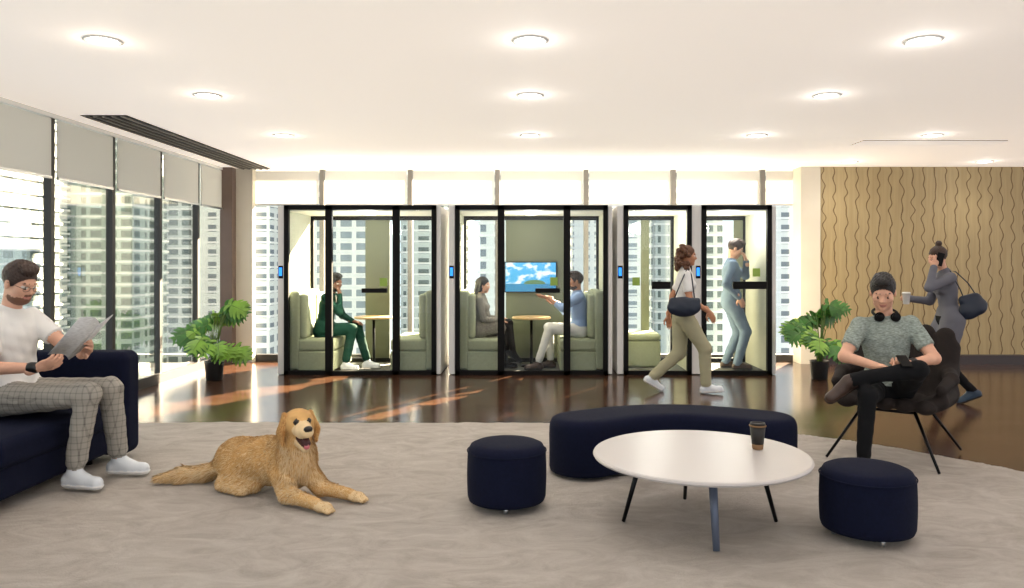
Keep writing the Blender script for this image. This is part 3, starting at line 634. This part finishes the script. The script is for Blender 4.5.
for i in range(5):
    y=-.27+.135*i; edge=abs(i-2)
    CS.rc((-.20,y,.40),(.29,y,.43-.004*edge),.078,.072,m_ch,.035,fl=((0,0,1),1.4))
    CS.rc((-.24+.02*edge,y,.42),(-.42+.04*edge,y*1.08,.92-.015*edge),.078,.070,m_ch,.035,fl=((1,0,.35),1.35))
for e in (1,-1):
    CS.rc((-.26,e*.31,.45),(-.36,e*.34,.80),.07,.055,m_ch,.05)
    CS.rc((-.30,e*.32,.62),(.00,e*.385,.60),.058,.046,m_ch,.05); CS.rc((.00,e*.385,.60),(.24,e*.36,.55),.046,.036,m_ch,.04)
    CS.rc((-.24,e*.33,.46),(.2,e*.35,.46),.07,.055,m_ch,.05)
CS.to(b,.010)
for e in (1,-1):
    b.tube([(-.2,e*.18,.37),(-.46,e*.38,.0)],[.013,.010],m_metal,8); b.tube([(.2,e*.18,.37),(.42,e*.38,.0)],[.013,.010],m_metal,8)
    b.tube([(-.2,e*.18,.36),(.2,e*.18,.36)],.011,m_metal,8)
b.tube([(-.2,-.18,.36),(-.2,.18,.36)],.011,m_metal,8); b.tube([(.2,-.18,.36),(.2,.18,.36)],.011,m_metal,8)
b.build('lounge_chair',(2.79,5.82,RZ-.002),math.radians(-128))

# ================================================================== PEOPLE
m_plaid=plaid_mat('plaid_trousers','#9a968e','#55524e')
f_heath=M('heather_shirt','#86908a',.9,var=.4,vscale=45,bump=.35,bscale=14,stretch=(1,1,3),spec=.2)
watch=M('watch_black','#101010',.3)
pm1=human('seated_man',(-3.45,5.10,0.01),-.16,1.10,(-.02,0,.60),(-.05,0,1.165),(.03,-.0,1.34),(.9,-.12,-.36),
  RA=dict(w=(.32,-.17,.80),pole=(-.35,-.35,-1),d=(.85,.25,.35),n=(-.2,.6,.7),c=.75,watch=watch),
  LA=dict(w=(.47,.06,.88),pole=(0,.6,-1),d=(.75,-.35,.4),n=(-.2,-.85,.3),c=.75),
  RL=dict(k=(.62,-.10,.625),a=(.54,-.12,.13),t=(1,-.08,0)),LL=dict(k=(.60,.13,.625),a=(.60,.22,.13),t=(1,.1,0)),
  C=dict(skin=sk_l,top=f_white,bottom=m_plaid,shoe=f_shoe,sole=f_sole,hair=h_br,beard=h_st,glasses=1,pant=.86,loose=.012,slf=.6,wr=.005),vox=.0065,hvox=.0042)
m_paper=M('newsprint','#d2d4d6',.8,var=.18,vscale=40,stretch=(1,1,6))
b=B()
for e in (1,-1):
    vs=[];n=8
    for i in range(n+1):
        t=i/n
        for j in range(2):
            vs.append(V(.44,-.05,.84)+V(.25,-.03,.24)*j + V(-.02,e*.15,.05)*t + V(.03,0,.02)*math.sin(t*math.pi))
    fs=[(2*i,2*i+1,2*i+3,2*i+2) for i in range(n)]; b.raw(vs,fs,m_paper,True)
o_=b.build('newspaper',(-3.45,5.10,0.01),-.16); sm=o_.modifiers.new('t','SOLIDIFY'); sm.thickness=.002

pm2=human('seated_man',(2.66,5.66,0.01),-1.78,1.04,(0,0,.55),(.02,-.02,1.08),(.09,-.05,1.26),(.86,-.2,-.38),
  RA=dict(w=(.33,-.13,.74),pole=(-.2,-1,-.35),d=(.6,.75,-.1),n=(-.3,.2,.9),c=.8),
  LA=dict(w=(.33,.07,.77),pole=(-.3,1,-.4),d=(.6,-.75,-.1),n=(-.3,-.2,.9),c=.8,watch=watch),
  RL=dict(k=(.49,-.24,.56),a=(.50,-.27,.12),t=(1,-.2,0)),LL=dict(k=(.43,.10,.74),a=(.46,-.36,.66),t=(.35,-.8,-.5),u=(.5,.1,.8)),
  C=dict(skin=sk_l,top=f_heath,bottom=f_black,shoe=f_dshoe,sole=f_dsole,hair=h_bk,lid=1,pant=.9,sock=f_black,loose=.0,slf=.55,wr=.005),vox=.0065,hvox=.0042)
b=B(); b.box((-.035,.035),(-.07,.07),(-.004,.004),m_black,.003,2); o_=b.build('smartphone',(2.66-.085+.0,5.66-.43,.81)); o_.rotation_euler=(.45,0,-.1)
b=B()
arc=[V(.02+.085*math.cos(a),-.02+.085*math.sin(a),1.105-.03*math.cos(a)) for a in np.linspace(.7,2*math.pi-.7,20)]
b.tube(arc,.010,m_black,8)
for e in (arc[0],arc[-1]):
    b.tube([e+V(-.012,0,-.01),e+V(.022,0,.0)],.034,m_black,16); b.tube([e+V(.02,0,0),e+V(.026,0,0)],.024,m_metal,16)
b.build('headphones',(2.66,5.66,0.01),-1.78)

f_khaki=fabric('khaki_trousers','#a3a085'); f_bag=M('navy_leather','#142033',.45)
pw1=human('walking_woman',(1.76,8.75,0),0,1.0,(0,0,.905),(.03,0,1.42),(.055,0,1.575),(1,-.15,-.08),
  RA=dict(w=(.24,-.24,.95),pole=(-1,-.3,-.1),d=(.5,-.1,-.8),n=(-.2,1,0),c=.4),
  LA=dict(w=(-.12,.26,.86),pole=(-1,.4,0),d=(.1,0,-1),n=(0,-1,0),c=.4),
  RL=dict(a=(.25,-.07,.10),t=(1,-.05,.08)),LL=dict(a=(-.34,.07,.17),t=(.85,0,-.5)),
  C=dict(skin=sk_m,top=f_white,bottom=f_khaki,shoe=f_shoe,sole=f_sole,hair=h_cu,style='curly',pant=.93,loose=.016,slf=.6,wr=.004),fem=True,ss=(.15,1,0))
b=B(); S=SDF(); S.el((-.04,-.26,1.0),(.19,.055,.11),f_bag,.01,wr=.003); S.rc((-.17,-.26,1.07),(.11,-.26,1.07),.035,.035,f_bag,.03,fl=((0,1,0),1.3)); S.to(b,.009)
b.tube([V(-.15,-.26,1.09),V(-.08,-.24,1.25),V(.0,-.18,1.405),V(.03,-.12,1.425),V(.06,-.18,1.36),V(.07,-.24,1.2),V(.08,-.26,1.08)],.007,f_bag,8)
b.build('handbag',(1.76,8.75,0),0)

f_dress=fabric('grey_knit','#6a6b74'); f_shb=M('blue_shoe','#1c3348',.5)
pw2=human('woman_on_phone',(4.50,8.15,0),math.pi-.15,1.0,(0,0,.895),(.05,0,1.40),(.12,.0,1.55),(.95,.25,-.28),
  RA=dict(w=(.36,-.12,1.10),pole=(-.3,-.5,-1),d=(1,.15,.15),n=(0,1,0),c=.9),
  LA=dict(w=(.21,.145,1.45),pole=(.5,.5,-1),d=(-.35,-.15,1),n=(-.1,-1,.1),c=.5),
  RL=dict(a=(.06,-.05,.10),t=(1,0,0)),LL=dict(a=(-.20,.06,.14),t=(.9,0,-.38)),
  C=dict(skin=sk_l,top=f_dress,bottom=f_black,shoe=f_shb,sole=f_dsole,hair=h_br,style='bun',sock=f_black,sleeve='long',skirt=.72,skr=.10,wr=.004),fem=True)
b=B(); b.lathe([(0,0),(.028,0),(.031,.003),(.040,.112),(.044,.113),(.044,.120),(.040,.122),(.038,.13),(0,.13)],m_white,(0,0,0),28); b.build('coffee_cup',(4.50-.455-.01,8.15+.0,1.05))
b=B(); S=SDF(); S.rc((-.22,.15,1.04),(-.13,.15,.99),.095,.095,f_bag,.02,wr=.003,fl=((0,1,0),2.2)); S.rc((-.20,.15,1.13),(-.08,.15,1.10),.05,.05,f_bag,.03,fl=((0,1,0),1.5)); S.to(b,.009)
b.tube([V(-.2,.15,1.16),V(-.12,.165,1.28),V(-.0,.16,1.40),V(.04,.12,1.41),V(.02,.17,1.33),V(-.04,.165,1.22),V(-.08,.15,1.13)],.006,f_bag,8); b.build('handbag',(4.50,8.15,0),math.pi-.15)
b=B(); b.box((-.006,.006),(-.035,.035),(-.07,.07),m_black,.003,2,R=Matrix.Rotation(.25,3,'Y')@Matrix.Rotation(1.45,3,'Z')); b.build('smartphone',(4.50-.165,8.15-.115,1.53))

f_suit=fabric('grey_blue_suit','#66788e'); f_green=fabric('green_suit','#143a30'); f_tweed=M('tweed','#7d7972',.9,var=.4,vscale=70,bump=.4,bscale=20); f_blue=fabric('pale_blue_shirt','#8ea6cf')
pm3=human('standing_man',(2.80,10.58,.02),-.1,1.045,(0,0,.965),(.0,0,1.52),(.06,0,1.675),(.88,-.1,-.42),
  RA=dict(w=(.07,-.23,1.0),pole=(-1,-.35,0),d=(.5,.3,-.8),n=(0,1,0),c=.3),
  LA=dict(w=(.22,.08,1.50),pole=(.5,.7,-1),d=(-.3,0,1),n=(-1,-.2,0),c=.6),
  RL=dict(a=(.07,-.10,.105),t=(1,-.1,0)),LL=dict(a=(-.06,.10,.105),t=(1,.1,0)),
  C=dict(skin=sk_l,top=f_suit,bottom=f_suit,shoe=f_dshoe,sole=f_dsole,hair=h_br,sleeve='long',jacket=1,vshirt=f_white,loose=.012,wr=.004))
human('seated_man',(-2.88,10.62,.02),-.1,.99,(0,0,.56),(.10,0,1.06),(.17,-.02,1.205),(.85,-.35,-.2),
  RA=dict(w=(.27,-.11,1.04),pole=(.1,-.3,-1),d=(-.3,.15,1),n=(-1,.3,0),c=.7),
  LA=dict(w=(.40,.06,.66),pole=(-.3,.5,-.6),d=(1,-.3,-.1),n=(0,0,-1),c=.4),
  RL=dict(k=(.44,-.11,.57),a=(.36,-.13,.10),t=(1,-.1,0)),LL=dict(k=(.45,.1,.57),a=(.60,.08,.10),t=(1,0,0)),
  C=dict(skin=sk_d,top=f_green,bottom=f_green,shoe=f_shoe,sole=f_sole,hair=h_bk,beard=h_bk,sleeve='long',jacket=1,vshirt=f_white,pant=.88,loose=.012,wr=.004))
human('seated_woman',(-.70,10.6,.02),-.08,.95,(0,0,.56),(.02,0,1.03),(.05,0,1.17),(1,-.15,-.12),
  RA=dict(w=(.30,-.08,.69),pole=(-.5,-.3,-1),d=(.9,.3,-.1),n=(0,0,-1),c=.4),
  LA=dict(w=(.32,.04,.70),pole=(-.5,.3,-1),d=(.9,-.3,-.1),n=(0,0,-1),c=.4),
  RL=dict(k=(.41,-.04,.645),a=(.47,-.02,.25),t=(.8,0,-.5)),LL=dict(k=(.40,.05,.56),a=(.34,.05,.10),t=(1,0,0)),
  C=dict(skin=sk_l,top=f_tweed,bottom=f_black,shoe=f_black,sole=f_dsole,hair=h_bk,style='pony',sleeve='long',skirt=.75,skr=.085,sock=f_black,wr=.003),fem=True)
human('seated_man',(.70,10.6,.02),math.pi+.08,1.0,(0,0,.56),(.04,0,1.08),(.07,0,1.225),(1,.1,-.02),
  RA=dict(w=(.34,-.10,.93),pole=(-.1,-.6,-1),d=(1,.2,.3),n=(0,.6,.6),c=.4),
  LA=dict(w=(.46,.08,1.0),pole=(-.1,.4,-1),d=(1,0,.15),n=(0,-.4,.9),c=.3),
  RL=dict(k=(.43,-.1,.575),a=(.40,-.11,.10),t=(1,0,0)),LL=dict(k=(.44,.1,.575),a=(.60,.09,.10),t=(1,.1,0)),
  C=dict(skin=sk_m,top=f_blue,bottom=f_white,shoe=f_dshoe,sole=f_dsole,hair=h_br,beard=h_br,sleeve='roll',pant=.88,loose=.008,wr=.004))

# ================================================================== DOG
g1=M('golden_fur','#c9a068',.75,var=.2,vscale=8,spec=.2); g2=M('golden_fur_light','#dec49a',.75,var=.12,vscale=10,spec=.2); g3=M('golden_fur_dark','#ab7c48',.75,var=.15,vscale=10,spec=.2)
d_nose=M('dog_nose','#120e0d',.3); d_tng=M('dog_tongue','#c06a70',.4); d_mouth=M('dog_mouth','#3a1416',.6)
D=SDF()
D.el((.10,-.06,.22),(.16,.145,.18),g1,.06,wr=-.003); D.el((-.06,.02,.20),(.22,.14,.155),g1,.06,wr=-.003); D.el((-.20,.10,.18),(.18,.14,.14),g1,.06,wr=-.003)
D.el((-.31,.15,.165),(.15,.15,.15),g1,.06,wr=-.003)
D.el((.16,-.15,.24),(.10,.09,.13),g2,.04,wr=-.004)
D.el((-.24,.02,.135),(.145,.075,.115),g1,.03,wr=-.003); D.rc((-.15,-.04,.06),(-.36,.0,.06),.055,.04,g1,.03); D.rc((-.36,-.01,.045),(-.22,-.075,.033),.033,.03,g2,.015); D.el((-.20,-.085,.03),(.045,.035,.028),g2,.012)
D.el((-.38,.24,.12),(.12,.08,.09),g1,.04)
D.rc((.08,-.17,.15),(.14,-.26,.065),.068,.055,g1,.03); D.rc((.14,-.26,.065),(.35,-.385,.045),.048,.036,g1,.02,wr=-.002); D.el((.395,-.41,.034),(.055,.04,.032),g2,.015)
D.rc((.22,-.10,.15),(.30,-.12,.065),.065,.055,g1,.03); D.rc((.30,-.12,.065),(.50,-.19,.043),.046,.035,g1,.02,wr=-.002); D.el((.545,-.21,.034),(.052,.04,.032),g2,.015)
for cx,cy,dx,dy in ((.395,-.41,.85,-.5),(.545,-.21,.93,-.35)):
    for k in (-1.4,-.5,.5,1.4):
        D.rc((cx+dx*.02-dy*k*.016,cy+dy*.02+dx*k*.016,.03),(cx+dx*.055-dy*k*.017,cy+dy*.055+dx*k*.017,.018),.016,.013,g2,.004)
D.rc((.12,-.10,.28),(.17,-.17,.41),.125,.085,g1,.05,wr=-.003)
hf=nrm(V(.56,-.82,.08)); hu=nrm(V(0,0,1)-hf[2]*hf); hy=np.cross(hu,hf); HR=np.stack([hf,hy,hu],1); hc=V(.185,-.195,.468); HS=1.16; tf=lambda x,y,z:hc+HR@(V(x,y,z)*HS)
HD=SDF()
def hrc(a,b_,ra,rb,*r,**k): HD.rc(tf(*a),tf(*b_),ra*HS,rb*HS,*r,**k)
hrc((-.06,0,-.10),(-.01,0,-.01),.085,.075,g1,.04)
HD.el(tf(0,0,.02),np.array((.080,.074,.066))*HS,g1,.03,R=HR); hrc((.04,0,-.010),(.135,0,-.022),.048,.032,g2,.02); hrc((.10,-.018,-.03),(.10,.018,-.03),.028,.028,g2,.02); HD.el(tf(.160,0,-.006),np.array((.016,.023,.016))*HS,d_nose,.004,R=HR)
hrc((.03,0,-.080),(.105,0,-.112),.034,.020,g2,.015); hrc((.06,0,-.062),(.120,0,-.082),.029,.023,d_mouth,.0); hrc((.06,0,-.078),(.130,0,-.098),.018,.015,d_tng,.0)
for e in (1,-1):
    HD.sp(tf(.071,e*.034,.026),.0125*HS,d_nose,.002); hrc((.058,e*.026,.050),(.050,e*.045,.048),.011,.009,g1,.012)
    hrc((-.012,e*.070,.045),(-.002,e*.093,-.03),.028,.038,g3,.012,fl=(hy,2.)); hrc((-.002,e*.093,-.03),(.012,e*.088,-.080),.036,.018,g3,.01,fl=(hy,2.))
for p_,q_,a,r in (((-.42,.20,.12),(-.56,.22,.06),.05,.05),((-.56,.22,.06),(-.70,.20,.05),.05,.052),((-.70,.20,.05),(-.84,.17,.04),.05,.02)): D.rc(p_,q_,a,r,g2 if p_[0]<-.5 else g1,.03,wr=-.004)
b=B(); v1,q1=D.to(b,.009); v2,q2=HD.to(b,.005)
def fur(v,q,num,ln,w,mask=None,seed=1,flowf=None,mats=(g1,g2,g3)):
    r=np.random.default_rng(seed); P=v[q]; nA=np.cross(P[:,2]-P[:,0],P[:,3]-P[:,1]); ar=np.linalg.norm(nA,axis=1)/2; nA=nA/(2*ar[:,None]+1e-12)
    cn=P.mean(1); pr=ar*(mask(cn) if mask else 1); pr=pr/pr.sum(); ix=r.choice(len(q),num,p=pr)
    a=r.random((num,1));c_=r.random((num,1)); p=(P[ix,0]*(1-a)+P[ix,1]*a)*(1-c_)+(P[ix,3]*(1-a)+P[ix,2]*a)*c_; nn_=nA[ix]
    fl=flowf(p); fl=fl-(fl*nn_).sum(1)[:,None]*nn_; fl/=np.linalg.norm(fl,axis=1)[:,None]+1e-6
    dr=fl+.22*nn_+r.normal(0,.12,(num,3)); dr/=np.linalg.norm(dr,axis=1)[:,None]
    L=ln(p)*r.uniform(.6,1.25,num); sd=np.cross(dr,nn_); sd/=np.linalg.norm(sd,axis=1)[:,None]+1e-6
    tip=p+dr*L[:,None]; tip[:,2]=np.maximum(tip[:,2]-.2*L,.004); midp=p+dr*(L*.5)[:,None]; midp[:,2]=np.maximum(midp[:,2],.006)
    vs=np.stack([p-sd*w,p+sd*w,midp+sd*w*.8,tip,midp-sd*w*.8],1).reshape(-1,3)
    k=b.n; b.v.append(vs); b.n+=len(vs); mm=[b.m(x) for x in mats]
    ids=np.arange(num)*5+k; b.f+=np.stack([ids,ids+1,ids+2,ids+3,ids+4],1).tolist()
    hz=p[:,2]; ch=r.random(num); 
    sel=np.where(ch<.08,2,np.where((ch>.8)|((hz<.13)&(ch>.5))|(p[:,0]<-.5)&(ch>.3)|((p[:,0]>.08)&(p[:,1]<-.12)&(ch>.35)),1,0)); b.mi+=[mm[i] for i in sel]; b.sm+=[True]*num
def flow(p): 
    f=np.tile(V(-.75,.35,-.55),(len(p),1)); 
    leg=(p[:,0]>.24)&(p[:,2]<.12); f[leg]=V(.8,-.4,-.3)
    ch=(p[:,0]>.05)&(p[:,2]>.12)&(p[:,1]<-.05); f[ch]=V(-.1,-.05,-1); tl=p[:,0]<-.42; f[tl]=V(-1,-.05,-.2); return f
def ln(p): 
    L=np.full(len(p),.019); L[(p[:,2]<.09)&(p[:,0]>.2)]=.009; L[p[:,0]<-.45]=.05; L[(p[:,0]>.05)&(p[:,2]>.12)&(p[:,1]<-.05)]=.026; return L
fur(v1,q1,45000,ln,.0016,seed=2,flowf=flow)
def hmask(cn):
    l=(cn-hc)@HR; return ((l[:,0]<.04)).astype(float)*(1+1.5*(abs(l[:,1])>.07))
fur(v2,q2,6000,lambda p:np.full(len(p),.011),.0012,mask=hmask,seed=4,flowf=lambda p:(-hf*.6+V(0,0,-.8))[None,:].repeat(len(p),0)+0*p,mats=(g1,g1,g3))
dog=b.build('golden_retriever',(-1.60,4.84,RZ-.004),0)

# ================================================================== LIGHT
w=bpy.data.worlds.new('World'); sc.world=w; w.use_nodes=True; bg=w.node_tree.nodes['Background']; bg.inputs[0].default_value=(.90,.95,1,1); bg.inputs[1].default_value=1.5
sun=bpy.data.lights.new('sun','SUN'); sun.energy=105; sun.angle=.012; sun.color=(1,.78,.56); o_=bpy.data.objects.new('sun',sun)
o_.rotation_euler=Vector((-.50,-.86,-.44)).to_track_quat('-Z','Y').to_euler(); sc.collection.objects.link(o_)
def area(name,loc,size,e,col,rot):
    l=bpy.data.lights.new(name,'AREA'); l.shape='RECTANGLE'; l.size,l.size_y=size; l.energy=e; l.color=col; o=bpy.data.objects.new(name,l); o.location=loc; o.rotation_euler=rot; sc.collection.objects.link(o)
area('pod_top_fill',(0,10.8,2.36),(6.6,.6),14,(1,.95,.88),(math.pi,0,0))  # added fill lamp above the pods, aimed up to brighten the ceiling
# ================================================================== CAMERA
cam=bpy.data.cameras.new('cam'); co=bpy.data.objects.new('camera',cam); sc.collection.objects.link(co); sc.camera=co
co.location=(0,0,1.47); co.rotation_euler=(math.pi/2,0,0); cam.sensor_width=36; cam.lens=760/1024*36; cam.shift_x=-18/1024; cam.shift_y=-29/1024
